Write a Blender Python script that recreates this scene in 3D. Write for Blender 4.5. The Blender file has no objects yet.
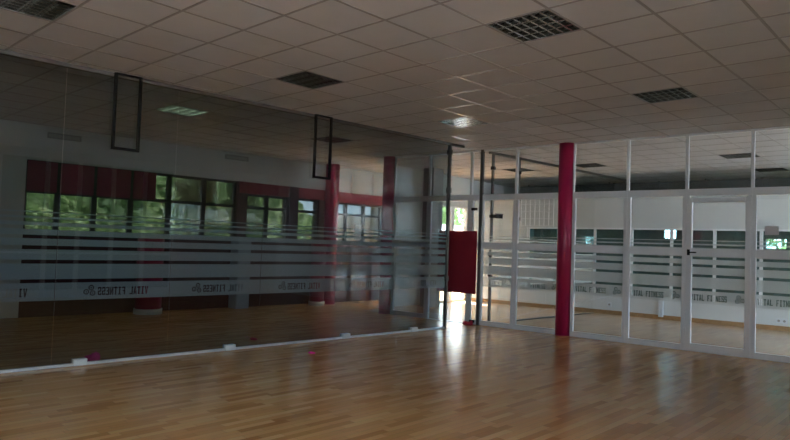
import bpy, bmesh, math, random
from mathutils import Vector, Matrix
random.seed(4)
SC = bpy.context.scene
COL = SC.collection
pi = math.pi
H = 3.37                       # ceiling height
CX, CY = -7.133, 10.059        # corner where the two glass partitions meet
AF = math.radians(4.304)       # direction of the front partition
AL = math.radians(87.244)      # direction of the left partition (towards the corner)
TILE, TX0, TY0 = 0.6, -6.72, 1.966   # ceiling grid

# ------------------------------------------------------------------ materials
def mat(name):
    m = bpy.data.materials.new(name); m.use_nodes = True
    nt = m.node_tree; nt.nodes.clear()
    out = nt.nodes.new('ShaderNodeOutputMaterial')
    return m, nt, out
def N(nt, t, **kw):
    n = nt.nodes.new(t)
    for k, v in kw.items():
        if k.startswith('i_'):
            n.inputs[k[2:].replace('_', ' ')].default_value = v
        else:
            setattr(n, k, v)
    return n
def math_n(nt, op, a, b=None):
    n = nt.nodes.new('ShaderNodeMath'); n.operation = op
    for i, v in enumerate((a, b)):
        if v is None: continue
        if isinstance(v, (int, float)): n.inputs[i].default_value = v
        else: nt.links.new(v, n.inputs[i])
    return n.outputs[0]
def pbr(name, color, rough=0.6, metal=0.0, noise=0.06, scale=8.0, bump=0.0, coat=0.0, spec=0.5):
    m, nt, out = mat(name)
    b = N(nt, 'ShaderNodeBsdfPrincipled')
    b.inputs['Roughness'].default_value = rough
    b.inputs['Metallic'].default_value = metal
    b.inputs['Coat Weight'].default_value = coat
    b.inputs['Specular IOR Level'].default_value = spec
    tc = N(nt, 'ShaderNodeTexCoord')
    nz = N(nt, 'ShaderNodeTexNoise'); nz.inputs['Scale'].default_value = scale; nz.inputs['Detail'].default_value = 4
    nt.links.new(tc.outputs['Object'], nz.inputs['Vector'])
    rp = N(nt, 'ShaderNodeValToRGB')
    lo = [max(0, c * (1 - noise)) for c in color]; hi = [min(1, c * (1 + noise)) for c in color]
    rp.color_ramp.elements[0].position = 0.3; rp.color_ramp.elements[1].position = 0.7
    rp.color_ramp.elements[0].color = (*lo, 1); rp.color_ramp.elements[1].color = (*hi, 1)
    nt.links.new(nz.outputs['Fac'], rp.inputs['Fac'])
    nt.links.new(rp.outputs['Color'], b.inputs['Base Color'])
    if bump:
        bp = N(nt, 'ShaderNodeBump'); bp.inputs['Strength'].default_value = bump; bp.inputs['Distance'].default_value = 0.01
        nt.links.new(nz.outputs['Fac'], bp.inputs['Height']); nt.links.new(bp.outputs['Normal'], b.inputs['Normal'])
    nt.links.new(b.outputs[0], out.inputs[0])
    return m
def glass(name, tint, base=0.04):
    m, nt, out = mat(name)
    lw = N(nt, 'ShaderNodeLayerWeight'); lw.inputs['Blend'].default_value = 0.5
    p = math_n(nt, 'POWER', lw.outputs['Facing'], 5.0)
    f = math_n(nt, 'ADD', math_n(nt, 'MULTIPLY', p, 1 - base), base)
    t = N(nt, 'ShaderNodeBsdfTransparent'); t.inputs[0].default_value = (*tint, 1)
    g = N(nt, 'ShaderNodeBsdfGlossy'); g.inputs['Roughness'].default_value = 0.0; g.inputs[0].default_value = (1, 1, 1, 1)
    mx = N(nt, 'ShaderNodeMixShader')
    nt.links.new(f, mx.inputs[0]); nt.links.new(t.outputs[0], mx.inputs[1]); nt.links.new(g.outputs[0], mx.inputs[2])
    nt.links.new(mx.outputs[0], out.inputs[0])
    return m
def frosted(name, col):
    m, nt, out = mat(name)
    d = N(nt, 'ShaderNodeBsdfDiffuse'); d.inputs[0].default_value = (*col, 1)
    tl = N(nt, 'ShaderNodeBsdfTranslucent'); tl.inputs[0].default_value = (*col, 1)
    tr = N(nt, 'ShaderNodeBsdfTransparent')
    a = N(nt, 'ShaderNodeMixShader'); a.inputs[0].default_value = 0.45
    nt.links.new(d.outputs[0], a.inputs[1]); nt.links.new(tl.outputs[0], a.inputs[2])
    b = N(nt, 'ShaderNodeMixShader'); b.inputs[0].default_value = 0.16
    nt.links.new(a.outputs[0], b.inputs[1]); nt.links.new(tr.outputs[0], b.inputs[2])
    nt.links.new(b.outputs[0], out.inputs[0])
    return m
def parquet(name, pale=0.0):
    m, nt, out = mat(name)
    g = N(nt, 'ShaderNodeNewGeometry')
    sp = N(nt, 'ShaderNodeSeparateXYZ'); nt.links.new(g.outputs['Position'], sp.inputs[0])
    W, L = 0.072, 0.46
    col = math_n(nt, 'FLOOR', math_n(nt, 'DIVIDE', sp.outputs[0], W))
    wn = N(nt, 'ShaderNodeTexWhiteNoise', noise_dimensions='1D'); nt.links.new(col, wn.inputs['W'])
    yy = math_n(nt, 'ADD', math_n(nt, 'DIVIDE', sp.outputs[1], L), math_n(nt, 'MULTIPLY', wn.outputs['Value'], 7.3))
    row = math_n(nt, 'FLOOR', yy)
    cb = N(nt, 'ShaderNodeCombineXYZ'); nt.links.new(col, cb.inputs[0]); nt.links.new(row, cb.inputs[1])
    w2 = N(nt, 'ShaderNodeTexWhiteNoise', noise_dimensions='2D'); nt.links.new(cb.outputs[0], w2.inputs['Vector'])
    rp = N(nt, 'ShaderNodeValToRGB'); e = rp.color_ramp.elements
    e[0].position = 0; e[0].color = (0.60, 0.27, 0.085, 1); e[1].position = 1; e[1].color = (0.96, 0.58, 0.25, 1)
    for pos, c in ((0.3, (0.80, 0.42, 0.145, 1)), (0.75, (0.90, 0.50, 0.19, 1))):
        x = e.new(pos); x.color = c
    nt.links.new(w2.outputs['Value'], rp.inputs['Fac'])
    # grain
    mp = N(nt, 'ShaderNodeMapping'); mp.inputs['Scale'].default_value = (60, 3.0, 1)
    nt.links.new(g.outputs['Position'], mp.inputs[0])
    nz = N(nt, 'ShaderNodeTexNoise'); nz.inputs['Scale'].default_value = 1.0; nz.inputs['Detail'].default_value = 3
    nt.links.new(mp.outputs[0], nz.inputs['Vector'])
    mul = N(nt, 'ShaderNodeMix', data_type='RGBA', blend_type='MULTIPLY'); mul.inputs[0].default_value = 0.28
    nt.links.new(rp.outputs[0], mul.inputs[6]); nt.links.new(nz.outputs['Color'], mul.inputs[7])
    # joints
    fx = math_n(nt, 'FRACT', math_n(nt, 'DIVIDE', sp.outputs[0], W)); fy = math_n(nt, 'FRACT', yy)
    jx = math_n(nt, 'LESS_THAN', fx, 0.03); jy = math_n(nt, 'LESS_THAN', fy, 0.006)
    jj = math_n(nt, 'MAXIMUM', jx, jy)
    mj = N(nt, 'ShaderNodeMix', data_type='RGBA', blend_type='MIX'); mj.inputs[7].default_value = (0.12, 0.06, 0.025, 1)
    nt.links.new(math_n(nt, 'MULTIPLY', jj, 0.6), mj.inputs[0]); nt.links.new(mul.outputs[2], mj.inputs[6])
    # scuffs
    n3 = N(nt, 'ShaderNodeTexNoise'); n3.inputs['Scale'].default_value = 0.9; n3.inputs['Detail'].default_value = 5
    nt.links.new(g.outputs['Position'], n3.inputs['Vector'])
    mr = N(nt, 'ShaderNodeMapRange'); mr.inputs[1].default_value = 0.3; mr.inputs[2].default_value = 0.7
    mr.inputs[3].default_value = 0.19; mr.inputs[4].default_value = 0.25
    nt.links.new(n3.outputs['Fac'], mr.inputs[0])
    b = N(nt, 'ShaderNodeBsdfPrincipled'); b.inputs['Specular IOR Level'].default_value = 0.5
    pl_ = N(nt, 'ShaderNodeMix', data_type='RGBA', blend_type='MIX'); pl_.inputs[0].default_value = pale; pl_.inputs[7].default_value = (.52, .46, .40, 1)
    nt.links.new(mj.outputs[2], pl_.inputs[6]); nt.links.new(pl_.outputs[2], b.inputs['Base Color']); nt.links.new(mr.outputs[0], b.inputs['Roughness'])
    nt.links.new(b.outputs[0], out.inputs[0])
    return m
def grass_mat(name, cols, scale):
    m, nt, out = mat(name)
    g = N(nt, 'ShaderNodeNewGeometry')
    mp = N(nt, 'ShaderNodeMapping'); mp.inputs['Scale'].default_value = (1, 1, 0.45)
    nt.links.new(g.outputs['Position'], mp.inputs[0])
    nz = N(nt, 'ShaderNodeTexNoise'); nz.inputs['Scale'].default_value = scale; nz.inputs['Detail'].default_value = 8; nz.inputs['Roughness'].default_value = 0.7
    nt.links.new(mp.outputs[0], nz.inputs['Vector'])
    rp = N(nt, 'ShaderNodeValToRGB'); e = rp.color_ramp.elements
    e[0].position = 0.38; e[0].color = (*cols[0], 1); e[1].position = 0.62; e[1].color = (*cols[2], 1)
    x = e.new(0.5); x.color = (*cols[1], 1)
    nt.links.new(nz.outputs['Fac'], rp.inputs['Fac'])
    b = N(nt, 'ShaderNodeBsdfDiffuse'); nt.links.new(rp.outputs[0], b.inputs[0])
    nt.links.new(b.outputs[0], out.inputs[0])
    return m

M = dict(
    floor=parquet('parquet'), hallfloor=parquet('sky paled parquet', .6),  # hall copy has the sky's reflection mixed into its colour as paleness
    tile=pbr('ceiling tile', (0.63, 0.61, 0.62), 0.9, noise=0.03, scale=3),
    tbar=pbr('ceiling t-bar', (0.28, 0.25, 0.24), 0.28, noise=0.02, spec=0.8),
    white=pbr('white paint', (0.74, 0.73, 0.70), 0.8, noise=0.02, scale=2),
    hallwhite=pbr('hall white paint', (0.62, 0.645, 0.65), 0.8, noise=0.015, scale=2),
    gymwhite=pbr('gym white paint', (0.70, 0.70, 0.67), 0.85, noise=0.02, scale=2),
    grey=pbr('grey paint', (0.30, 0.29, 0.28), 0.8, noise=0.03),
    maroon=pbr('maroon paint', (0.075, 0.012, 0.022), 0.7),
    red=pbr('crimson lintel paint', (0.30, 0.012, 0.03), 0.6),
    column=pbr('crimson column paint', (0.40, 0.012, 0.075), 0.38, noise=0.03),
    alu=pbr('white lacquered aluminium', (0.80, 0.81, 0.83), 0.35, noise=0.02),
    head=pbr('brown head channel', (0.11, 0.092, 0.08), 0.6),
    steel=pbr('dark steel', (0.16, 0.155, 0.15), 0.35, metal=0.7),
    black=pbr('black tube', (0.008, 0.008, 0.009), 0.55, spec=0.15),
    rail=pbr('brushed rail', (0.75, 0.77, 0.79), 0.4, metal=0.35),
    clamp=pbr('pale clamp', (0.72, 0.76, 0.76), 0.4),
    louvre=pbr('mirror louvre', (0.60, 0.61, 0.58), 0.2, metal=0.9, noise=0.01),
    housing=pbr('light housing', (0.06, 0.052, 0.045), 0.5),
    tube=pbr('unlit tube', (0.4, 0.4, 0.38), 0.3),
    board=pbr('crimson board', (0.235, 0.003, 0.02), 0.55, noise=0.04),
    glass=glass('clear glass', (0.97, 0.98, 0.975), 0.04),
    teal=glass('teal tinted glass', (0.62, 0.80, 0.78), 0.05),
    greyglass=glass('grey glass', (0.67, 0.705, 0.72), 0.045),
    tinted=glass('solar tinted glass', (0.22, 0.225, 0.215), 0.04),
    film=frosted('frosted film', (0.80, 0.91, 0.98)),
    film2=frosted('frosted film front', (0.66, 0.69, 0.69)),
    wood=pbr('skirting wood', (0.34, 0.19, 0.085), 0.45, noise=0.15, scale=20),
    duct=pbr('duct sheet', (0.07, 0.078, 0.078), 0.6),
    darkframe=pbr('dark window frame', (0.02, 0.012, 0.015), 0.5),
    blind=pbr('maroon blind', (0.26, 0.025, 0.07), 0.8),
    vent=pbr('vent grille', (0.33, 0.33, 0.31), 0.5),
    pink=pbr('pink cloth', (0.85, 0.03, 0.30), 0.8, bump=0.4, scale=40),
    redcloth=pbr('red rubber', (0.5, 0.01, 0.05), 0.6, bump=0.3, scale=40),
    paper=pbr('paper', (0.68, 0.64, 0.64), 0.8),
    socket=pbr('socket plastic', (0.62, 0.66, 0.70), 0.4),
    cabinet=pbr('pale cabinet', (0.42, 0.48, 0.56), 0.4),
    concrete=pbr('pale paving', (0.72, 0.70, 0.67), 0.9, noise=0.08, scale=2),
    render_w=pbr('white outdoor render', (0.85, 0.84, 0.82), 0.9),
    grass=grass_mat('tall grass', ((0.015, 0.03, 0.01), (0.11, 0.17, 0.055), (0.40, 0.44, 0.24)), 5),
    bush=grass_mat('bush leaves', ((0.03, 0.06, 0.02), (0.10, 0.17, 0.05), (0.22, 0.28, 0.12)), 6),
    bush2=grass_mat('dry bush leaves', ((0.05, 0.045, 0.025), (0.14, 0.12, 0.06), (0.20, 0.24, 0.09)), 6),
    hedge=grass_mat('dark hedge', ((0.01, 0.016, 0.008), (0.03, 0.045, 0.02), (0.06, 0.075, 0.04)), 6),
    flower=pbr('white flower', (0.8, 0.8, 0.72), 0.8),
    bark=pbr('bark', (0.10, 0.07, 0.05), 0.9),
)

def glow(name, col, st):
    m, nt, out = mat(name)
    e = N(nt, 'ShaderNodeEmission'); e.inputs[0].default_value = (*col, 1); e.inputs[1].default_value = st
    nt.links.new(e.outputs[0], out.inputs[0]); return m
M['green_glow'] = glow('lit tube', (.80, 1.0, .72), 2.2)  # green emission added to the tubes of one gym fixture
# ------------------------------------------------------------------ geometry helpers
def box(bm, x0, x1, y0, y1, z0, z1):
    vs = [bm.verts.new((x, y, z)) for z in (z0, z1) for y in (y0, y1) for x in (x0, x1)]
    for f in ((0, 2, 3, 1), (4, 5, 7, 6), (0, 1, 5, 4), (2, 6, 7, 3), (0, 4, 6, 2), (1, 3, 7, 5)):
        bm.faces.new([vs[i] for i in f])
def cyl(bm, x, y, z0, z1, r0, r1=None, n=40):
    r1 = r0 if r1 is None else r1
    a = [bm.verts.new((x + r0 * math.cos(2 * pi * k / n), y + r0 * math.sin(2 * pi * k / n), z0)) for k in range(n)]
    b = [bm.verts.new((x + r1 * math.cos(2 * pi * k / n), y + r1 * math.sin(2 * pi * k / n), z1)) for k in range(n)]
    for k in range(n):
        f = bm.faces.new((a[k], a[(k + 1) % n], b[(k + 1) % n], b[k])); f.smooth = True
    bm.faces.new(a[::-1]); bm.faces.new(b)
def tube(bm, pts, r, n=12):
    rings = []
    for i, p in enumerate(pts):
        p = Vector(p)
        d = (Vector(pts[min(i + 1, len(pts) - 1)]) - Vector(pts[max(i - 1, 0)])).normalized()
        u = d.cross(Vector((0, 1, 0)) if abs(d.y) < 0.9 else Vector((1, 0, 0))).normalized(); v = d.cross(u)
        rings.append([bm.verts.new(p + r * (math.cos(2 * pi * k / n) * u + math.sin(2 * pi * k / n) * v)) for k in range(n)])
    for a, b in zip(rings, rings[1:]):
        for k in range(n):
            f = bm.faces.new((a[k], a[(k + 1) % n], b[(k + 1) % n], b[k])); f.smooth = True
    bm.faces.new(rings[0][::-1]); bm.faces.new(rings[-1])
def mesh_of(bm, name):
    bmesh.ops.recalc_face_normals(bm, faces=bm.faces)
    me = bpy.data.meshes.new(name); bm.to_mesh(me); bm.free(); return me
def obj(name, bm, m, parent=None, bevel=0.0):
    me = mesh_of(bm, name) if isinstance(bm, bmesh.types.BMesh) else bm
    if not me.materials: me.materials.append(M[m])
    o = bpy.data.objects.new(name, me); COL.objects.link(o)
    if parent: o.parent = parent
    if bevel:
        b = o.modifiers.new('bevel', 'BEVEL'); b.width = bevel; b.segments = 2; b.limit_method = 'ANGLE'
    return o
def tag(o, label, cat, group=None, kind=None):
    o['label'] = label; o['category'] = cat
    if group: o['group'] = group
    if kind: o['kind'] = kind
    return o
def empty(name, loc, ang, label, cat, group=None, kind=None):
    o = bpy.data.objects.new(name, None); COL.objects.link(o)
    o.location = loc; o.rotation_euler = (0, 0, ang); o.empty_display_size = 0.1
    return tag(o, label, cat, group, kind)
def B(*boxes):
    bm = bmesh.new()
    for b in boxes: box(bm, *b)
    return bm
def place(o, loc, ang=0):
    o.location = loc; o.rotation_euler = (0, 0, ang); return o
FD = Vector((math.cos(AF), math.sin(AF), 0)); FN = Vector((-FD.y, FD.x, 0))
LX = Vector((math.cos(AL), math.sin(AL), 0)); LN = Vector((-LX.y, LX.x, 0))
C0 = Vector((CX, CY, 0))
def PF(t, off=0, z=0): return C0 + FD * t + FN * off + Vector((0, 0, z))
def PL(s, off=0, z=0): return C0 - LX * s + LN * off + Vector((0, 0, z))   # s runs back from the corner
def copy_tree(o):
    c = o.copy(); COL.objects.link(c)
    for ch in o.children:
        d = ch.copy(); COL.objects.link(d); d.parent = c
    return c

# ------------------------------------------------------------------ lettering and film
GL = {
 'V': ([(0, 1), (.34, 1), (.5, .36), (.66, 1), (1, 1), (.66, 0), (.34, 0)],),
 'I': ([(.12, 0), (.88, 0), (.88, .14), (.7, .14), (.7, .86), (.88, .86), (.88, 1), (.12, 1), (.12, .86), (.3, .86), (.3, .14), (.12, .14)],),
 'T': ([(0, 1), (1, 1), (1, .74), (.86, .84), (.68, .84), (.68, .12), (.8, 0), (.2, 0), (.32, .12), (.32, .84), (.14, .84), (0, .74)],),
 'A': ([(0, 0), (.3, 0), (.35, .2), (.65, .2), (.7, 0), (1, 0), (.68, 1), (.32, 1)], [(.41, .36), (.59, .36), (.5, .76)]),
 'L': ([(0, 0), (1, 0), (1, .26), (.86, .16), (.4, .16), (.4, 1), (0, 1)],),
 'F': ([(0, 0), (.4, 0), (.4, .42), (.78, .42), (.78, .58), (.4, .58), (.4, .84), (.86, .84), (1, .74), (1, 1), (0, 1)],),
 'N': ([(0, 0), (.32, 0), (.32, .55), (.68, 0), (1, 0), (1, 1), (.68, 1), (.68, .45), (.32, 1), (0, 1)],),
 'E': ([(0, 0), (1, 0), (1, .26), (.86, .16), (.4, .16), (.4, .42), (.8, .42), (.8, .58), (.4, .58), (.4, .84), (.86, .84), (1, .74), (1, 1), (0, 1)],),
 'S': ([(.08, 0), (.92, 0), (1, .1), (1, .5), (.92, .58), (.36, .58), (.36, .84), (.7, .84), (.7, .7), (1, .7), (1, .92), (.92, 1), (.08, 1), (0, .92), (0, .5), (.08, .42), (.64, .42), (.64, .16), (.3, .16), (.3, .3), (0, .3), (0, .08)],),
}
BARS = [(0.735, 0.930), (0.970, 1.140), (1.182, 1.294), (1.336, 1.412), (1.450, 1.512), (1.552, 1.592), (1.630, 1.652), (1.694, 1.706)]
def circle(cx, cy, r, n=20): return [(cx + r * math.cos(2 * pi * k / n), cy + r * math.sin(2 * pi * k / n)) for k in range(n)]
def film_mesh(name, x0, x1, tx, tw, logo_x, mirror, m):
    """Frosted stripes; the lettering and the emblem are cut out of the lowest one."""
    polys = [[(x0, a), (x1, a), (x1, b), (x0, b)] for a, b in BARS]
    txt = 'VITAL FITNESS'; adv = tw / len(txt); lw = adv * 0.84; z0, hh = 0.780, 0.092
    def mx(x): return (2 * tx + tw - x) if mirror else x
    for i, ch in enumerate(txt):
        if ch == ' ': continue
        for loop in GL[ch]:
            polys.append([(mx(tx + i * adv + u * lw), z0 + v * hh) for u, v in loop])
    sgn = -1 if mirror else 1
    for dx, dz in ((-0.018 * sgn, 0.868), (-0.036 * sgn, 0.806), (0.034 * sgn, 0.822)):
        for r in (0.031, 0.019, 0.008):
            polys.append(circle(logo_x + dx, dz, r))
    cu = bpy.data.curves.new(name, 'CURVE'); cu.dimensions = '2D'; cu.fill_mode = 'BOTH'
    for p in polys:
        sp = cu.splines.new('POLY'); sp.points.add(len(p) - 1)
        for q, (a, b) in zip(sp.points, p): q.co = (a, b, 0, 1)
        sp.use_cyclic_u = True
    o = bpy.data.objects.new(name, cu); COL.objects.link(o)
    bpy.context.view_layer.update()
    me = bpy.data.meshes.new_from_object(o.evaluated_get(bpy.context.evaluated_depsgraph_get()))
    bpy.data.objects.remove(o); bpy.data.curves.remove(cu)
    me.transform(Matrix.Rotation(pi / 2, 4, 'X'))
    me.materials.clear(); me.materials.append(M[m])
    return me

# ------------------------------------------------------------------ floor and ceiling
fl = obj('floor', B((-13.2, 2.2, -4.2, 20.5, -0.08, 0.0), (2.2, 6.2, 10.6, 20.5, -0.08, 0.0)), 'floor'); tag(fl, 'strip parquet floor with a satin shine', 'floor', kind='structure')
fh = obj('floor_hall', B((-3.0, 12.4, .03, 8.4, 0, .003)), 'hallfloor'); place(fh, C0, AF); tag(fh, 'parquet floor of the hall, paled in colour for sky reflection', 'floor', kind='structure')
LIGHTS = [(6, 4), (1, 4), (6, 9), (1, 9), (1, -1), (-4, 4), (-4, 9), (5, 18), (5, 22), (0, 18), (-3, 18)]
JX, JY = range(-12, 15), range(-11, 31)
bm = bmesh.new()
for i in range(-12, 21):
    for j in JY:
        if (i, j) in LIGHTS: continue
        x, y = TX0 + i * TILE, TY0 + j * TILE
        if i < -7 and j > 20 or i > 14 and j < 14: continue
        box(bm, x + .0015, x + TILE - .0015, y + .0015, y + TILE - .0015, H, H + .015)
ce = obj('ceiling', bm, 'tile'); tag(ce, 'suspended ceiling of square beige tiles', 'ceiling', kind='structure')
bm = bmesh.new()
for i in list(JX) + [15]: box(bm, TX0 + i * TILE - .011, TX0 + i * TILE + .011, TY0 + JY[0] * TILE, TY0 + (31 if i >= -7 else 21) * TILE, H - .004, H + .03)
for j in list(JY) + [31]: box(bm, TX0 + (JX[0] if j < 22 else -7) * TILE, TX0 + (JX[-1] + 1) * TILE, TY0 + j * TILE - .011, TY0 + j * TILE + .011, H - .0035, H + .03)
obj('tile_grid', bm, 'tbar', ce)
bm = B((TX0 + JX[0] * TILE, TX0 + 15 * TILE, TY0 + JY[0] * TILE, TY0 + 21 * TILE, H + .25, H + .35), (TX0 + 15 * TILE, TX0 + 21 * TILE, TY0 + 14 * TILE, TY0 + 31 * TILE, H + .25, H + .35), (TX0 - 7 * TILE, TX0 + 15 * TILE, TY0 + 21 * TILE, TY0 + 31 * TILE, H + .25, H + .35))
obj('roof_slab', bm, 'grey', ce)

# ceiling lights
def make_light():
    e = empty('ceiling_light', (0, 0, 0), 0, 'square louvred ceiling light', 'ceiling light', 'louvred ceiling lights')
    h = .297; t = .004
    obj('housing', B((-h, h, -h, h, .115, .12), (-h, -h + t, -h, h, 0, .12), (h - t, h, -h, h, 0, .12), (-h, h, -h, -h + t, 0, .12), (-h, h, h - t, h, 0, .12)), 'housing', e)
    bm = bmesh.new()
    def wedge(x0, x1, y0, y1, along_x):      # blade, wide at its lower edge and thin at the top
        b, tp = .008, .0015
        c = []
        for z, q in ((0.0, b), (.012, b * .8), (.05, tp)):
            c.append([bm.verts.new(p) for p in (((x0, y0 - q, z), (x1, y0 - q, z), (x1, y0 + q, z), (x0, y0 + q, z)) if along_x else ((x0 - q, y0, z), (x0 + q, y0, z), (x0 + q, y1, z), (x0 - q, y1, z)))])
        bm.faces.new(c[0][::-1]); bm.faces.new(c[2])
        for a, d in ((c[0], c[1]), (c[1], c[2])):
            for n in range(4): bm.faces.new((a[n], a[(n + 1) % 4], d[(n + 1) % 4], d[n]))
    for k in range(5): wedge(-.292, .292, -.286 + k * .143, 0, True)
    for k in range(8): wedge(-.287 + k * .082, 0, -.292, .292, False)
    obj('louvre', bm, 'louvre', e)
    for k in range(4):
        bm = bmesh.new(); y = -.2175 + k * .145
        tube(bm, [(-.28, y, .085), (.28, y, .085)], .013)
        obj('tube', bm, 'tube', e)
    return e
LL = {(6, 4): 'largest louvred ceiling light, overhead at the top of the view', (1, 4): 'louvred ceiling light with silver cells above the left glass wall',
      (6, 9): 'louvred ceiling light with brownish cells on the right, before the front glazing', (1, 9): 'louvred ceiling light nearest the corner of the two glass walls',
      (1, -1): 'louvred ceiling light cut off by the top left corner of the view', (-4, 4): 'louvred light with an added faint green glow behind the left glass wall',
      (-4, 9): 'louvred light behind the left glass wall, beyond the second black hanging frame', (5, 18): 'louvred light in the hall, seen through the glazing above the door',
      (5, 22): 'farthest louvred light in the hall, just before the dark duct', (0, 18): 'dark louvred light in the hall right of the corner of the glass walls',
      (-3, 18): 'dark louvred light in the hall above the bright doorway'}
proto = None
for ij in LIGHTS:
    o = make_light() if proto is None else copy_tree(proto)
    proto = proto or o
    o.location = (TX0 + (ij[0] + .5) * TILE, TY0 + (ij[1] + .5) * TILE, H)
    if ij == (-4, 4):
        for ch in o.children:
            if ch.name.startswith('tube'):
                ch.data = ch.data.copy(); ch.data.materials.clear(); ch.data.materials.append(M['green_glow'])
    o['label'] = LL[ij]

# ------------------------------------------------------------------ left glass wall
SE = [0.997, 2.268, 3.558, 4.877, 6.18, 7.49, 8.80, 10.11, 11.42, 12.6]
film_cache = {}
LBL = ['nearest the red board', 'second from the dark end post', 'third from the dark end post', 'in the middle, before the second louvred light',
       'below the first black hanging frame', 'over the pink cloth', 'at the left edge of the view', 'beside the viewpoint', 'behind the viewpoint']
for k in range(len(SE) - 1):
    s0, s1 = SE[k], SE[k + 1]; w = s1 - s0
    e = empty(f'window_{k+1}', PL(s1), AL, 'frameless floor to ceiling glass panel with frosted stripes, ' + LBL[k], 'glass panel', kind='structure')
    obj('glass_pane', B((.003, w - .003, -.005, .005, .03, H - .03)), 'greyglass', e)
    key = round(w, 2)
    me = film_mesh('frosted_film', .003, w - .003, (.445 * w / 1.3), .59, .36 * w / 1.3, True, 'film')
    o = obj('frosted_film', me, 'film', e); o.location = (0, .0075, 0)
rl = empty('trim_1', PL(12.6), AL, 'silver floor rail under the left glass wall', 'rail', kind='structure')
obj('rail_profile', B((0, 11.6, -.028, .028, 0, .03)), 'rail', rl, .004)
for s in (7.2, 5.32, 3.317, 1.802):
    obj('clamp', B((12.6 - s - .075, 12.6 - s + .075, -.045, .045, .0, .075)), 'clamp', rl, .008)
tb = obj('trim_2', B((0, 12.0, -.03, .03, H - .045, H)), 'head', None, .004); place(tb, PL(12.6), AL)
tag(tb, 'dark head channel along the ceiling over the left glass wall', 'trim', kind='structure')
po = empty('trim_3', PL(.985), AL, 'slim dark post ending the left glass wall beside the red board', 'post', kind='structure')
obj('post_profile', B((-.022, .022, -.03, .03, 0, H - .02)), 'steel', po, .004)
for z in (.9, 2.5, 3.2): obj('patch_fitting', B((-.035, .035, -.04, .04, z - .045, z + .045)), 'steel', po, .005)
co = empty('trim_4', C0, AF, 'dark corner post where the two glass walls meet', 'post', kind='structure')
obj('post_profile', B((-.03, .03, -.05, .01, 0, H)), 'steel', co, .004)

# glass door leaf folded back against the front glazing, with the red board on it
dl = empty('door_2', PF(-.05, -.09), AF, 'glass door leaf standing open beside the corner post', 'door', kind='structure')
obj('glass_pane', B((-.90, -.01, -.005, .005, .02, 2.36)), 'glass', dl)
obj('hinge_fitting', B((-.12, .0, -.02, .02, 2.19, 2.24), (-.10, .0, -.02, .02, .04, .09)), 'black', dl, .004)
bd = obj('red_board', B((-.86, .03, -.012, .004, 0, 1.205)), 'board', None, .003); place(bd, PF(-.05, -.105, .588), AF)
tag(bd, 'plain dark crimson board hung on the open glass door by the corner', 'board')

# black hanging frames
def hang_frame(s, w, zb, label):
    bm = bmesh.new(); r = .017; L = H - zb
    for x in (-w / 2, w / 2): box(bm, x - r, x + r, -r, r, -L, 0)
    box(bm, -w / 2 + r, w / 2 - r, -r, r, -L, -L + 2 * r)
    e = empty('hanging_frame', PL(s, -.05, H), AL, label, 'hanging frame', 'black frames hanging at the left glass wall')
    obj('frame_bar', bm, 'black', e, .004)
    obj('ceiling_plate', B((-w / 2, w / 2, -.025, .025, -.018, 0)), 'black', e, .003)
    return e
hang_frame(6.83, .29, 2.47, 'taller U-shaped black frame hanging from the ceiling, left, before the glass wall')
hang_frame(3.93, .29, 2.42, 'narrower U-shaped black frame hanging from the ceiling nearer the crimson columns')

# ------------------------------------------------------------------ front partition
Z_T0, Z_T1, Z_M0, Z_M1 = 2.39, 2.50, 1.46, 1.58
def bay(name, t0, t1, label, cat, film=True, door=False, open_=False):
    w = t1 - t0
    e = empty(name, PF(t0), AF, label, cat, kind='structure')
    d = .03; st = .055; su = .022
    fr = [(0, su, -d, d, Z_T1, H - .0), (w - su, w, -d, d, Z_T1, H), (su, w - su, -d, d, H - .035, H), (0, w, -d, d, Z_T0, Z_T1)]
    if not open_:
        fr += [(0, st, -d, d, 0, Z_T0), (w - st, w, -d, d, 0, Z_T0), (st, w - st, -d, d, 0, .09), (st, w - st, -d, d, Z_M0, Z_M1)]
    else:
        fr += [(0, st, -d, d, 0, Z_T0), (w - st, w, -d, d, 0, Z_T0), (st, w - st, -d, d, 0, .006)]
    obj('frame', B(*fr), 'alu', e, .004)
    gl = [(su, w - su, -.004, .004, Z_T1, H - .035)]
    if not open_: gl += [(st, w - st, -.004, .004, .09, Z_M0), (st, w - st, -.004, .004, Z_M1, Z_T0)]
    obj('glass_pane', B(*gl), 'glass', e)
    if film and not open_:
        me = film_mesh('frosted_film', st, w - st, st + .02, .525 * (w - .15) / .78, w - st - .1 * (w / .93), False, 'film2')
        o = obj('frosted_film', me, 'film2', e); o.location = (0, .008, 0)
    if door:
        g = .012
        obj('door_leaf', B((g, st + .03, -.045, .035, .02, Z_T0 - .03), (w - st - .03, w - g, -.045, .035, .02, Z_T0 - .03), (st + .03, w - st - .03, -.045, .035, .02, .12),
                           (st + .03, w - st - .03, -.045, .035, Z_T0 - .1, Z_T0 - .03), (st + .03, w - st - .03, -.045, .035, Z_M0, Z_M1)), 'alu', e, .004)
        obj('lock', B((.025, .065, -.06, -.045, 1.47, 1.56), (.03, .16, -.075, -.06, 1.505, 1.525)), 'black', e, .003)
        for z in (.3, 2.2): obj('hinge', B((-.008, .02, -.06, -.045, z - .06, z + .06)), 'alu', e, .003)
    return e
bay('window_10', -2.17, -1.24, 'aluminium framed glazing left of the bright doorway, behind the left glass wall', 'glazing', film=False)
bay('door_3', -1.24, -.24, 'open aluminium doorway onto the bright hall behind the red board', 'door', open_=True)
bay('window_11', -.24, 0, 'narrow aluminium side light behind the corner post', 'glazing', film=False)
bay('window_12', 0, .738, 'narrower aluminium framed glazing right of the corner post', 'glazing')
bay('window_13', .738, 1.70, 'aluminium framed glazing just left of the crimson column', 'glazing')
bay('window_14', 1.84, 2.79, 'aluminium framed glazing just right of the crimson column', 'glazing')
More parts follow.
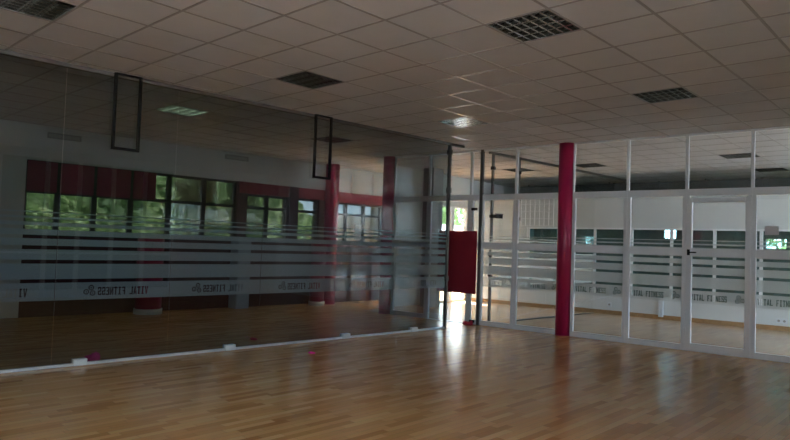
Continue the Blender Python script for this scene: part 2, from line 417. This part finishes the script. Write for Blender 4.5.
bay('window_15', 2.79, 3.705, 'aluminium framed glazing between the crimson column bay and the framed door', 'glazing')
bay('door_1', 3.705, 4.613, 'closed aluminium framed glass door in the front glazing', 'door', door=True)
bay('window_16', 4.613, 5.53, 'aluminium framed glazing with the paper notice at the right edge', 'glazing')

pn = empty('paper_notice', PF(4.863, -.007, 1.803), AF, 'small pale paper notice taped inside the right front glazing', 'notice')
obj('sheet', B((-.088, .088, -.002, 0, 0, .13)), 'paper', pn)
for x in (-.08, .08): obj('tape', B((x - .015, x + .015, -.0025, -.002, .118, .133)), 'socket', pn)

# columns
def column(loc, r, h, label, base=0.0, rb=0):
    e = empty('round_column', loc, 0, label, 'column')
    bm = bmesh.new(); cyl(bm, 0, 0, base, h, r); obj('shaft', bm, 'column', e)
    if base:
        bm = bmesh.new(); cyl(bm, 0, 0, 0, base, rb); obj('base_ring', bm, 'white', e)
    else:
        bm = bmesh.new(); cyl(bm, 0, 0, 0, .012, r + .006); obj('foot_ring', bm, 'column', e)
    return e
column(PF(1.70, .02), .135, H - .001, 'crimson round column standing in the front glazing')
column(PF(-2.33, .0), .14, H - .001, 'crimson round column at the far left end of the front glazing')
column(PL(.13, 4.48), .165, H - .001, 'crimson round column by the gym back wall, seen behind the second hanging frame')
column(PL(4.55, 4.42), .24, 1.45, 'wide crimson pedestal column on a white base ring, left of the middle behind the glass', .1, .26)
column(PL(.52, 4.42), .17, 1.45, 'narrower crimson pedestal column on a white base ring beside the full height column', .09, .19)

# ------------------------------------------------------------------ gym beyond the left glass
S_END = 12.6
def wallbox(name, o, ang, boxes, m, label):
    w = obj(name, B(*boxes), m); place(w, o, ang); return tag(w, label, 'wall', kind='structure')
# far gym wall: local x = S_END - s, y outward
def X(s): return S_END - s
GO = 4.75
wallbox('wall_left', PL(S_END, GO), AL, [(-.2, X(-2.45), 0, .25, 2.75, H + .02), (-.2, X(6.67), 0, .25, 0, 2.75)], 'gymwhite', 'white upper wall of the gym behind the left glass')
wallbox('wall_left_lower', PL(S_END, GO), AL, [(X(6.67), X(-2.45), 0, .25, 0, 1.42)], 'maroon', 'dark maroon lower wall of the gym below the windows')
bays = [(6.67, 6.13), (6.13, 5.5), (5.5, 4.82), (4.82, 4.06), (4.06, 3.30), (3.30, 2.54), (2.3, 1.75), (1.75, 1.2), (.95, .3), (-.05, -.6), (-.6, -1.2), (-1.2, -1.8), (-1.8, -2.4)]
for k, (a, b) in enumerate(bays):
    w = a - b
    e = empty(f'window_{k+20}', PL(a, GO + .1), AL, f'dark framed gym window, number {k+1} from the left along the back wall', 'window', kind='structure')
    zt = 2.75 if k < 6 else 2.5
    fr = [(0, .045, -.04, .04, 1.42, zt), (w - .045, w, -.04, .04, 1.42, zt), (.045, w - .045, -.04, .04, zt - .05, zt), (.045, w - .045, -.04, .04, 1.42, 1.47), (.045, w - .045, -.04, .04, 2.17, 2.23)]
    obj('window_frame', B(*fr), 'darkframe', e)
    obj('glass_pane', B((.045, w - .045, -.004, .004, 1.47, zt - .05)), 'tinted', e)
    if k < 3: obj('roller_blind', B((.03, w - .03, -.06, -.045, 2.2, 2.74)), 'blind', e)
    if k == 3: obj('roller_blind', B((.03, w * .62, -.06, -.045, 2.2, 2.74)), 'blind', e)
tr = obj('trim_5', B((X(2.5), X(-2.45), -.03, .2, 2.5, 2.75)), 'red'); place(tr, PL(S_END, GO), AL)
tag(tr, 'crimson lintel band over the gym windows', 'trim', kind='structure')
pier = obj('trim_6', B((X(2.54), X(2.3), 0, .25, 1.42, 2.75), (X(1.2), X(.95), -.05, .25, 1.42, 2.75), (X(.3), X(-.05), 0, .25, 1.42, 2.5)), 'maroon'); place(pier, PL(S_END, GO), AL)
tag(pier, 'dark maroon piers between the gym windows', 'trim', kind='structure')
wallbox('wall_gym_end', PF(-5.1, 2.6), AF, [(0, .8, 0, .2, 0, H + .02), (1.9, 2.0, 0, .2, 0, H + .02), (.8, 1.9, 0, .2, 3.2, H + .02), (.8, 1.9, 0, .2, 0, .1)], 'white', 'white end wall of the gym beyond the crimson column')

e = empty('window_45', PF(-4.3, 2.7), AF, 'added tall window lighting the gym end, hidden behind the far crimson column', 'window', kind='structure')  # window added out of sight to brighten the far end of the gym
obj('window_frame', B((0, .05, -.04, .04, .1, 3.2), (1.05, 1.1, -.04, .04, .1, 3.2), (.05, 1.05, -.04, .04, 3.15, 3.2), (.05, 1.05, -.04, .04, .1, .15)), 'alu', e)
obj('glass_pane', B((.05, 1.05, -.004, .004, .15, 3.15)), 'glass', e)

def vent(s, z0, z1, w, label):
    e = empty('air_vent', PL(s, GO - .002, z0), AL, label, 'air vent', 'air vents on the gym wall')
    h = z1 - z0
    obj('vent_frame', B((-w / 2, w / 2, -.02, 0, 0, .015), (-w / 2, w / 2, -.02, 0, h - .015, h), (-w / 2, -w / 2 + .015, -.02, 0, 0, h), (w / 2 - .015, w / 2, -.02, 0, 0, h)), 'vent', e)
    bm = bmesh.new()
    for k in range(5):
        z = .018 + k * (h - .036) / 4
        box(bm, -w / 2 + .015, w / 2 - .015, -.014, -.002, z - .005, z + .004)
    obj('vent_slats', bm, 'vent', e)
vent(6.09, 3.16, 3.26, .56, 'long grey air vent high on the gym wall, left of the first hanging frame')
vent(2.6, 3.205, 3.305, .56, 'long grey air vent high on the gym wall, between the hanging frames')
po2 = empty('wall_poster', PL(-.92, GO - .05, 1.56), AL, 'small white poster with a dark mark between gym columns', 'poster')
obj('sheet', B((-.11, .11, -.01, 0, 0, .4)), 'paper', po2)
obj('printed_mark', B((-.03, .04, -.012, -.01, .28, .35)), 'black', po2)
cb = empty('tall_cabinet', PL(2.5, GO - .32), AL, 'tall narrow pale blue cabinet against the gym wall', 'cabinet')
obj('cabinet_body', B((-.16, .16, 0, .3, 0, 1.45)), 'cabinet', cb, .006)
obj('cabinet_door', B((-.15, .15, -.018, 0, .05, 1.43)), 'cabinet', cb, .004)
obj('handle', B((.11, .125, -.035, -.018, .8, .95)), 'steel', cb)

# ------------------------------------------------------------------ hall beyond the front glazing
# end wall toward outside (local x along FN)
hw = wallbox('wall_hall_end', PF(-3.1, 1.2), AF + pi / 2, [(0, 1.75, 0, .2, 0, H + .02), (3.3, 7.4, 0, .2, 0, H + .02), (1.75, 3.3, 0, .2, 2.58, H + .02)], 'hallwhite', 'white end wall of the hall around the bright doorway')
e = empty('window_40', PF(-3.1, 2.95), AF + pi / 2, 'bright glazed opening onto trees at the end of the hall', 'window', kind='structure')
obj('window_frame', B((0, .05, .05, .11, 0, 2.58), (1.5, 1.55, .05, .11, 0, 2.58), (.72, .86, .04, .12, 0, 2.58), (.05, 1.5, .05, .11, 2.53, 2.58), (.05, 1.5, .05, .11, 0, .05)), 'alu', e)
obj('glass_pane', B((.05, .72, .076, .084, .05, 2.53), (.86, 1.5, .076, .084, .05, 2.53)), 'glass', e)
pil = obj('square_pillar', B((0, .42, -.3, 0, 0, H)), 'grey'); place(pil, PF(-2.8, 1.88), AF + pi / 2 )
tag(pil, 'grey square pillar in the hall left of the bright doorway', 'pillar')
# partition
PO = 4.45
wallbox('wall_hall_partition', PF(-3.1, PO), AF, [(0, 1.8, 0, .1, 0, 2.84), (1.8, 15.6, 0, .1, 0, .43), (1.8, 15.6, 0, .1, 2.06, 2.84)], 'hallwhite', 'white low partition across the hall with a window strip')
sk = obj('baseboard_hall', B((0, 15.6, -.015, 0, 0, .1)), 'wood'); place(sk, PF(-3.1, PO), AF); tag(sk, 'wooden skirting along the hall partition', 'baseboard', kind='structure')
e = empty('window_41', PF(-1.3, PO + .05), AF, 'window strip in the hall partition', 'window', kind='structure')
fr = [(0, 13.8, -.03, .03, .43, .47), (0, 13.8, -.03, .03, 2.02, 2.06)]
xx = 0.0
while xx < 13.8:
    fr.append((xx, xx + .06, -.03, .03, .43, 2.06)); xx += .885
obj('window_frame', B(*fr), 'alu', e)
obj('glass_pane', B((0, 13.8, -.003, .003, .47, 2.02)), 'teal', e)
lt = empty('window_42', PF(-1.62, PO - .003), AF, 'white lattice bars in place of a grid reflection, high on the hall partition', 'window', kind='structure')  # solid bars stand in for a pale grid reflected in the glazing
fr = [(.0 + k * .13, .02 + k * .13, -.02, 0, 2.08, 2.84) for k in range(9)] + [(0, 1.06, -.02, 0, 2.08 + k * .185, 2.10 + k * .185) for k in range(5)]
obj('lattice', B(*fr), 'alu', lt)
# frameless glass partition carrying the line of the left glass wall on into the hall
for k, (a, b) in enumerate(((.32, 1.2), (1.2, 2.8), (2.8, 4.36))):
    w = b - a
    e = empty(f'window_{30+k}', PL(-a), AL, ('glass door of the hall cross partition between two dark posts', 'frosted striped glass panel of the hall cross partition just behind the corner', 'frosted striped glass panel of the hall cross partition meeting the window strip')[k], 'glass panel', kind='structure')
    obj('glass_pane', B((.01, w - .01, -.005, .005, .03, H - .04 if k else 2.36)), 'glass', e)
    me = film_mesh('frosted_film', .01, w - .01, .1, .5 if k else .45, w - .14, False, 'film2')
    o = obj('frosted_film', me, 'film2', e); o.location = (0, .0075, 0)
for a, lab in ((.32, 'first dark post of the hall cross partition, behind the corner'), (1.2, 'second dark post of the hall cross partition, left of the crimson column')):
    e = empty('trim_7' if a < 1 else 'trim_8', PL(-a), AL, lab, 'post', kind='structure')
    obj('post_profile', B((-.022, .022, -.025, .025, 0, H)), 'steel', e, .004)
    for z in (.95, 1.35, 2.1, 2.5, 3.05): obj('patch_fitting', B((-.03, .03, -.042, .042, z - .03, z + .03)), 'black', e, .004)
tb = obj('trim_9', B((.2, 6.0, -.025, .025, H - .05, H)), 'steel', None, .004); place(tb, PL(0), AL); tag(tb, 'dark head channel along the hall ceiling', 'trim', kind='structure')
tb = obj('trim_10', B((1.2, 4.4, -.02, .02, 0, .025)), 'steel', None, .003); place(tb, PL(0), AL); tag(tb, 'dark floor rail of the hall cross partition', 'trim', kind='structure')
dh = empty('door_closer', PL(-.38, 0, 2.07), AL, 'small black fitting with an arm on the first post behind the corner', 'door closer')
obj('closer_body', B((.0, .22, -.06, .06, 0, .07)), 'black', dh, .006)
obj('closer_arm', B((.06, .3, -.015, .015, .075, .095)), 'steel', dh, .003)
# sockets
def socket(t, z, n, label):
    e = empty('wall_socket', PF(t, PO, z), AF, label, 'socket', 'sockets on the hall partition')
    obj('plate', B((-.05 * n, .05 * n, -.012, 0, -.05, .05)), 'socket', e, .003)
    for k in range(n):
        bm = bmesh.new(); tube(bm, [(-.05 * n + .05 + k * .1, -.012, 0), (-.05 * n + .05 + k * .1, -.014, 0)], .025, 16); obj('outlet', bm, 'grey', e)
socket(.9, .235, 1, 'small single socket low on the hall partition, right of the crimson column')
socket(4.42, .2, 2, 'double socket low on the hall partition at the right edge')
cd = tag(place(obj('conduit', B((-.05, .05, -.05, 0, .06, .46)), 'socket', None, .006), PF(2.08, PO - .001), AF), 'short white vertical conduit cover on the hall partition', 'conduit')
# duct over the hall, back room
du = empty('ventilation_duct', PF(-2.6, 6.2, 2.84), AF, 'long dark grey ventilation duct under the ceiling at the back of the hall', 'duct')
obj('duct_body', B((0, 10.6, 0, .5, 0, .47)), 'duct', du, .03)
for k in range(9):
    obj('flange', B((.6 + k * 1.15, .64 + k * 1.15, -.02, .52, -.02, .485)), 'duct', du)
for k in range(5):
    obj('hanger', B((.3 + k * 2.4, .33 + k * 2.4, .2, .23, .47, .53)), 'steel', du)
bmw = [(0, 11.4, 2.7, 2.9, 0, 1.6), (0, 11.4, 2.7, 2.9, 2.3, H + .02)]
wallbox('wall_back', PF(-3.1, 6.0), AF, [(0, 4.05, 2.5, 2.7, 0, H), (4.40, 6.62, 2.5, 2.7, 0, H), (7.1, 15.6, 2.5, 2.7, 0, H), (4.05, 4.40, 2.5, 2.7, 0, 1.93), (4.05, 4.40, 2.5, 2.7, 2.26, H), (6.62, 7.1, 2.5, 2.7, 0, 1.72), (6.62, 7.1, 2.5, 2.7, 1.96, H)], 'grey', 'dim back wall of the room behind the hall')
e = empty('window_43', PF(.95, 8.55), AF, 'small bright barred window in the far back wall', 'window', kind='structure')
obj('bars', B(*[(.0 + k * .0825, .02 + k * .0825, -.02, .02, 1.93, 2.26) for k in range(5)], (0, .35, -.02, .02, 2.08, 2.10)), 'alu', e)
e = empty('window_44', PF(3.52, 8.55), AF, 'small window onto bright leaves in the far back wall', 'window', kind='structure')
obj('bars', B(*[(.0 + k * .115, .02 + k * .115, -.02, .02, 1.72, 1.96) for k in range(5)], (0, .48, -.02, .02, 1.83, 1.85)), 'alu', e)

e = empty('window_67', PF(12.55, .1), AF + pi / 2, 'added unseen window closing the right end of the hall to light it', 'window', kind='structure')  # unseen opening added to raise the light in the hall
obj('window_frame', B(*[(k * 1.04, k * 1.04 + .05, -.04, .04, .1, 3.2) for k in range(5)]), 'alu', e)
obj('glass_pane', B((.05, 4.15, -.004, .004, .1, 3.2)), 'glass', e)
# studio shell: outer (right) wall with tall windows, back wall
RO = -8.3
wb = [(0, X(10.4), -.25, 0, 0, H + .02), (X(8.2), X(6.3), -.25, 0, 0, H + .02), (X(10.4), X(8.2), -.25, 0, 0, 1.3), (X(10.4), X(8.2), -.25, 0, 2.9, H + .02), (X(2.3), X(0), -.25, 0, 0, H + .02), (X(0.0), X(-.75), -.25, 0, 0, H + .02), (X(6.3), X(2.3), -.25, 0, 3.23, H + .02), (X(6.3), X(2.3), -.25, 0, 0, .12)]
wallbox('wall_right', PL(S_END, RO), AL, wb, 'white', 'white outer wall of the studio around tall windows')
ws = [6.3, 5.33, 4.63, 3.85, 3.07, 2.3]
e = empty('window_58', PL(10.4, RO - .12), AL, 'added unseen window in the outer wall beside the viewpoint', 'window', kind='structure')  # unseen opening added to light the left film and the floor
obj('window_frame', B(*[(k * 1.075, k * 1.075 + .05, -.04, .04, 1.3, 2.9) for k in range(3)]), 'alu', e)
obj('glass_pane', B((.05, 2.15, -.004, .004, 1.3, 2.9)), 'glass', e)
for k in range(len(ws) - 1):
    w = ws[k] - ws[k + 1]
    e = empty(f'window_{k+50}', PL(ws[k], RO - .12), AL, 'tall window in the outer wall of the studio', 'window', kind='structure')
    obj('window_frame', B((0, .05, -.04, .04, .12, 3.23), (w - .05, w, -.04, .04, .12, 3.23), (.05, w - .05, -.04, .04, 3.18, 3.23), (.05, w - .05, -.04, .04, .12, .17), (.05, w - .05, -.04, .04, 1.0, 1.05)), 'alu', e)
    obj('glass_pane', B((.05, w - .05, -.004, .004, .17, 3.18)), 'tinted', e)
wallbox('wall_rear', PL(S_END), AL, [(-.2, 0, -7.2, GO + .25, 0, H + .02), (-.2, 0, -8.5, -8.1, 0, H + .02), (-.2, 0, -8.1, -7.2, 0, .1), (-.2, 0, -8.1, -7.2, 3.2, H + .02)], 'white', 'white rear wall of studio and gym')
for k in range(1):
    e = empty(f'window_{k+60}', PL(S_END + .1, -7.2 - k * .9), AL - pi / 2, 'tall window in the rear wall behind the viewpoint', 'window', kind='structure')
    obj('window_frame', B((0, .05, -.04, .04, .1, 3.2), (.85, .9, -.04, .04, .1, 3.2), (.05, .85, -.04, .04, 3.15, 3.2), (.05, .85, -.04, .04, .1, .15)), 'alu', e)
    obj('glass_pane', B((.05, .85, -.004, .004, .15, 3.15)), 'glass', e)
hr = wallbox('wall_hall_right', PF(12.5), AF, [(0, .2, 4.3, 8.8, 0, H + .02), (0, .2, .1, 4.3, 0, .1), (0, .2, .1, 4.3, 3.2, H + .02), (-3.95, -3.75, -.2, .1, 0, H + .02), (-.2, .2, -.2, .1, 0, H + .02), (-3.75, -.2, -.2, .1, 0, .1), (-3.75, -.2, -.2, .1, 3.25, H + .02)], 'hallwhite', 'white right end wall of the hall around added windows')
e = empty('window_66', PF(8.75, -.05), AF, 'added unseen window facing back from the right end of the hall', 'window', kind='structure')  # unseen opening added to light the hall, turned away from the left glass
obj('window_frame', B(*[(k * .875, k * .875 + .05, -.04, .04, .1, 3.25) for k in range(5)]), 'alu', e)
obj('glass_pane', B((.05, 3.5, -.004, .004, .1, 3.25)), 'glass', e)
wallbox('wall_front', PF(5.53), AF, [(0, 3.4, -.05, .05, 0, H + .02)], 'white', 'white end of the front wall beside the outer wall')

# ------------------------------------------------------------------ small things on the floor
def blob(name, pts, r, m, loc, ang, label, cat):
    bm = bmesh.new()
    for (x, y, z, rr) in pts:
        ret = bmesh.ops.create_icosphere(bm, subdivisions=3, radius=1.0)
        for v in ret['verts']:
            n = v.co.copy(); k = 1 + .22 * math.sin(7 * n.x + 3 * n.z + x * 40) * math.cos(6 * n.y - x * 31)
            v.co = Vector((x + n.x * rr[0] * k, y + n.y * rr[1] * k, z + n.z * rr[2] * k))
    for v in bm.verts: v.co.z = max(v.co.z, 0.0)
    for f in bm.faces: f.smooth = True
    o = obj(name, bm, m); o.data.remesh_voxel_size = .008
    md = o.modifiers.new('remesh', 'REMESH'); md.mode = 'VOXEL'; md.voxel_size = .007; md.use_smooth_shade = True
    place(o, loc, ang); return tag(o, label, cat)
blob('pink_cloth', [(-.06, 0, .06, (.05, .045, .055)), (0, 0, .045, (.06, .045, .04)), (.07, .01, .025, (.055, .04, .028)), (.13, .015, .014, (.045, .03, .016))], 1, 'pink', PL(7.04, .12), AL + pi/2 + .9, 'crumpled pink cloth lying behind the left glass near a rail clamp', 'cloth')
blob('pink_scrap', [(0, 0, .012, (.035, .03, .014)), (.035, .01, .01, (.03, .02, .012))], 1, 'pink', PL(4.57, -.8), .3, 'small pink scrap alone on the parquet floor', 'scrap')
blob('red_scrap', [(0, 0, .02, (.045, .03, .025)), (.03, .02, .015, (.03, .03, .02))], 1, 'redcloth', PL(4.62, .55), .3, 'small dark red scrap on the gym floor behind the glass', 'scrap')
blob('door_wedge', [(-.05, 0, .03, (.055, .045, .04)), (.02, 0, .025, (.06, .05, .035)), (.075, .01, .04, (.035, .03, .05))], 1, 'redcloth', PF(-.13, -.19), AF, 'red rubber door stop at the foot of the open glass door', 'door stop')

# ------------------------------------------------------------------ outdoors
gr = obj('ground', B((-80, 80, -60, 80, -.3, -.1)), 'concrete'); tag(gr, 'pale paving outside the building', 'ground', kind='structure')
def bank(name, o, ang, prof, x0, x1, m, label, amp=.12, n=90):
    bm = bmesh.new(); rows = []
    for i in range(n + 1):
        x = x0 + (x1 - x0) * i / n; row = []
        for (y, z) in prof:
            row.append(bm.verts.new((x + random.uniform(-.06, .06), y + random.uniform(-amp, amp), max(-.25, z + random.uniform(-amp, amp)))))
        rows.append(row)
    for a, b in zip(rows, rows[1:]):
        for k in range(len(prof) - 1): bm.faces.new((a[k], b[k], b[k + 1], a[k + 1])).smooth = True
    w = obj(name, bm, m); place(w, o, ang); return tag(w, label, 'grass', kind='stuff')
prof = [(1.6 + k * .22, -.15 + 3.8 * (k / 26) ** .8) for k in range(27)]
bank('grass_bank', PL(S_END, GO), AL, prof, -6, X(-3.2), 'grass', 'overgrown green bank outside the gym windows')
bank('sky_screen_hedge', PL(S_END, RO - 3.5), AL, [(0, -.2), (-.1, 1), (-.15, 2.5), (-.2, 4), (-.3, 5.5), (-.6, 7), (-1.4, 7.6)], X(6.9), X(.2), 'hedge', 'added tall hedge screening the sky outside the studio windows')  # unseen hedge added to keep bright sky out of the glass reflections
def tree(name, loc, r, h, m, label, n=260, trunk=True, cat='tree', ls=.16):
    e = empty(name, loc, 0, label, cat, 'trees and bushes outside')
    bm = bmesh.new()
    for k in range(n):
        a, b = random.uniform(0, 2 * pi), math.acos(random.uniform(-1, 1)); q = random.uniform(.35, 1) ** .5
        c = Vector((r * q * math.sin(b) * math.cos(a), r * q * math.sin(b) * math.sin(a), h + r * .8 * q * math.cos(b)))
        if c.z < 0: continue
        for w in range(5):
            d = c + Vector([random.gauss(0, r * .1) for _ in range(3)])
            u = Vector([random.gauss(0, 1) for _ in range(3)]).normalized(); v = u.orthogonal().normalized()
            s = ls * random.uniform(.6, 1.3)
            bm.faces.new([bm.verts.new(d + s * (u * p + v * qq * .6)) for p, qq in ((-1, 0), (0, -.6), (1, 0), (0, .6))])
    me = bpy.data.meshes.new('foliage'); bm.to_mesh(me); bm.free()
    obj('foliage', me, m, e)
    if trunk:
        bm = bmesh.new(); cyl(bm, 0, 0, -.1, h, .12, .07, 10); obj('trunk', bm, 'bark', e)
    return e
for (t, off, r, h, lab) in ((-9.6, 11.2, 1.3, 3.1, 'green tree outside the hall, left in the bright doorway'), (-9.6, 14.9, 1.4, 3.1, 'green tree outside the hall, right in the bright doorway')):
    tree('leafy_tree', PF(t, off, -.1), r, h, 'bush', lab)
fw = obj('boundary_wall', B((-1, 13, 0, .2, -.1, 2.3)), 'render_w'); place(fw, PF(-7.0, 3.5), AF + pi / 2); tag(fw, 'white boundary wall in the sun outside the hall', 'wall')
for (s, y, r, z, m, lab) in ((1.0, 5.0, .6, 3.0, 'bush2', 'brownish bush on the bank, behind the middle gym windows'), (-.7, 5.3, .6, 3.15, 'bush', 'green bush on the bank right of the brownish bush'), (2.9, 5.6, .6, 3.3, 'bush', 'green bush on the bank left of the brownish bush')):
    tree('bush', PL(s, GO + y, z - .62), r, .55, m, lab, n=260, trunk=False, cat='bush', ls=.07)
bm = bmesh.new()
for k in range(150):
    s = random.gauss(.7, .75); y = random.uniform(3.9, 4.4); z = -.15 + 3.8 * ((y - 1.6) / .22 / 26) ** .8 + .18 + random.uniform(0, .15)
    p = Vector((X(s), y, z)); r = random.uniform(.025, .05)
    bmesh.ops.create_icosphere(bm, subdivisions=1, radius=r, matrix=Matrix.Translation(p))
fo = obj('white_flowers', bm, 'flower'); place(fo, PL(S_END, GO), AL); tag(fo, 'cluster of small white flowers on the green bank', 'flowers', kind='stuff')
tree('hedge_bush', PF(4.0, 11.2, -.1), 1.6, 1.6, 'bush', 'bright bush outside the small back window', n=200, trunk=False, cat='bush')

# ------------------------------------------------------------------ light
w = bpy.data.worlds.new('World'); SC.world = w; w.use_nodes = True
bg = w.node_tree.nodes['Background']; bg.inputs[0].default_value = (0.64, 0.81, 1.0, 1); bg.inputs[1].default_value = 10.0
sun = bpy.data.lights.new('sun', 'SUN'); sun.energy = 45; sun.angle = math.radians(2); sun.color = (1, .95, .86)
so = bpy.data.objects.new('sun', sun); COL.objects.link(so)
so.rotation_euler = Vector((.55, -.25, -.80)).to_track_quat('-Z', 'Y').to_euler()
def portal(c, ux, w, h):
    l = bpy.data.lights.new('window_portal', 'AREA'); l.shape = 'RECTANGLE'; l.size = w; l.size_y = h; l.cycles.is_portal = True
    o = bpy.data.objects.new('window_portal', l); COL.objects.link(o)
    zx = ux.cross(Vector((0, 0, 1)))     # light shines along -Z local
    m = Matrix((ux, Vector((0, 0, 1)), zx)).transposed().to_4x4(); m.translation = c; o.matrix_world = m
portal(PL(2.15, GO + .3, 2.08), -LX, 9.2, 1.35)
portal(PF(-3.35, 3.72, 1.3), -FN, 1.6, 2.6)
portal(PL(9.3, RO - .3, 2.1), LX, 2.2, 1.6)
portal(PF(12.8, 2.2, 1.65), FN, 4.2, 3.1)
portal(PF(-3.75, 2.95, 1.65), FD, 1.1, 3.1)
portal(PL(S_END + .25, -7.65, 1.65), -LN, .9, 3.1)
portal(PF(10.52, -.3, 1.68), FD, 3.55, 3.15)

# ------------------------------------------------------------------ camera
cam = bpy.data.cameras.new('camera'); cam.sensor_width = 36; cam.lens = 634.31 / 790 * 36; cam.clip_start = .05; cam.clip_end = 400
co_ = bpy.data.objects.new('camera', cam); COL.objects.link(co_)
yaw, pitch, roll = 0.75244, 0.03921, 0.03424
f0 = Vector((-math.sin(yaw), math.cos(yaw), 0)); r0 = Vector((math.cos(yaw), math.sin(yaw), 0)); u0 = Vector((0, 0, 1))
fw_ = math.cos(pitch) * f0 + math.sin(pitch) * u0; u1 = -math.sin(pitch) * f0 + math.cos(pitch) * u0
rr = math.cos(roll) * r0 + math.sin(roll) * u1; uu = -math.sin(roll) * r0 + math.cos(roll) * u1
mm = Matrix((rr, uu, -fw_)).transposed().to_4x4(); mm.translation = (0, 0, 1.474); co_.matrix_world = mm
SC.camera = co_

SC.view_settings.view_transform = 'Standard'; SC.view_settings.look = 'None'; SC.view_settings.gamma = 1; SC.view_settings.use_curve_mapping = False
SC.view_settings.exposure = 1.05
SC.cycles.use_denoising = True
SC.cycles.max_bounces = 10; SC.cycles.diffuse_bounces = 5; SC.cycles.glossy_bounces = 5; SC.cycles.transparent_max_bounces = 40
SC.cycles.sample_clamp_indirect = 4
SC.cycles.caustics_reflective = False; SC.cycles.caustics_refractive = False
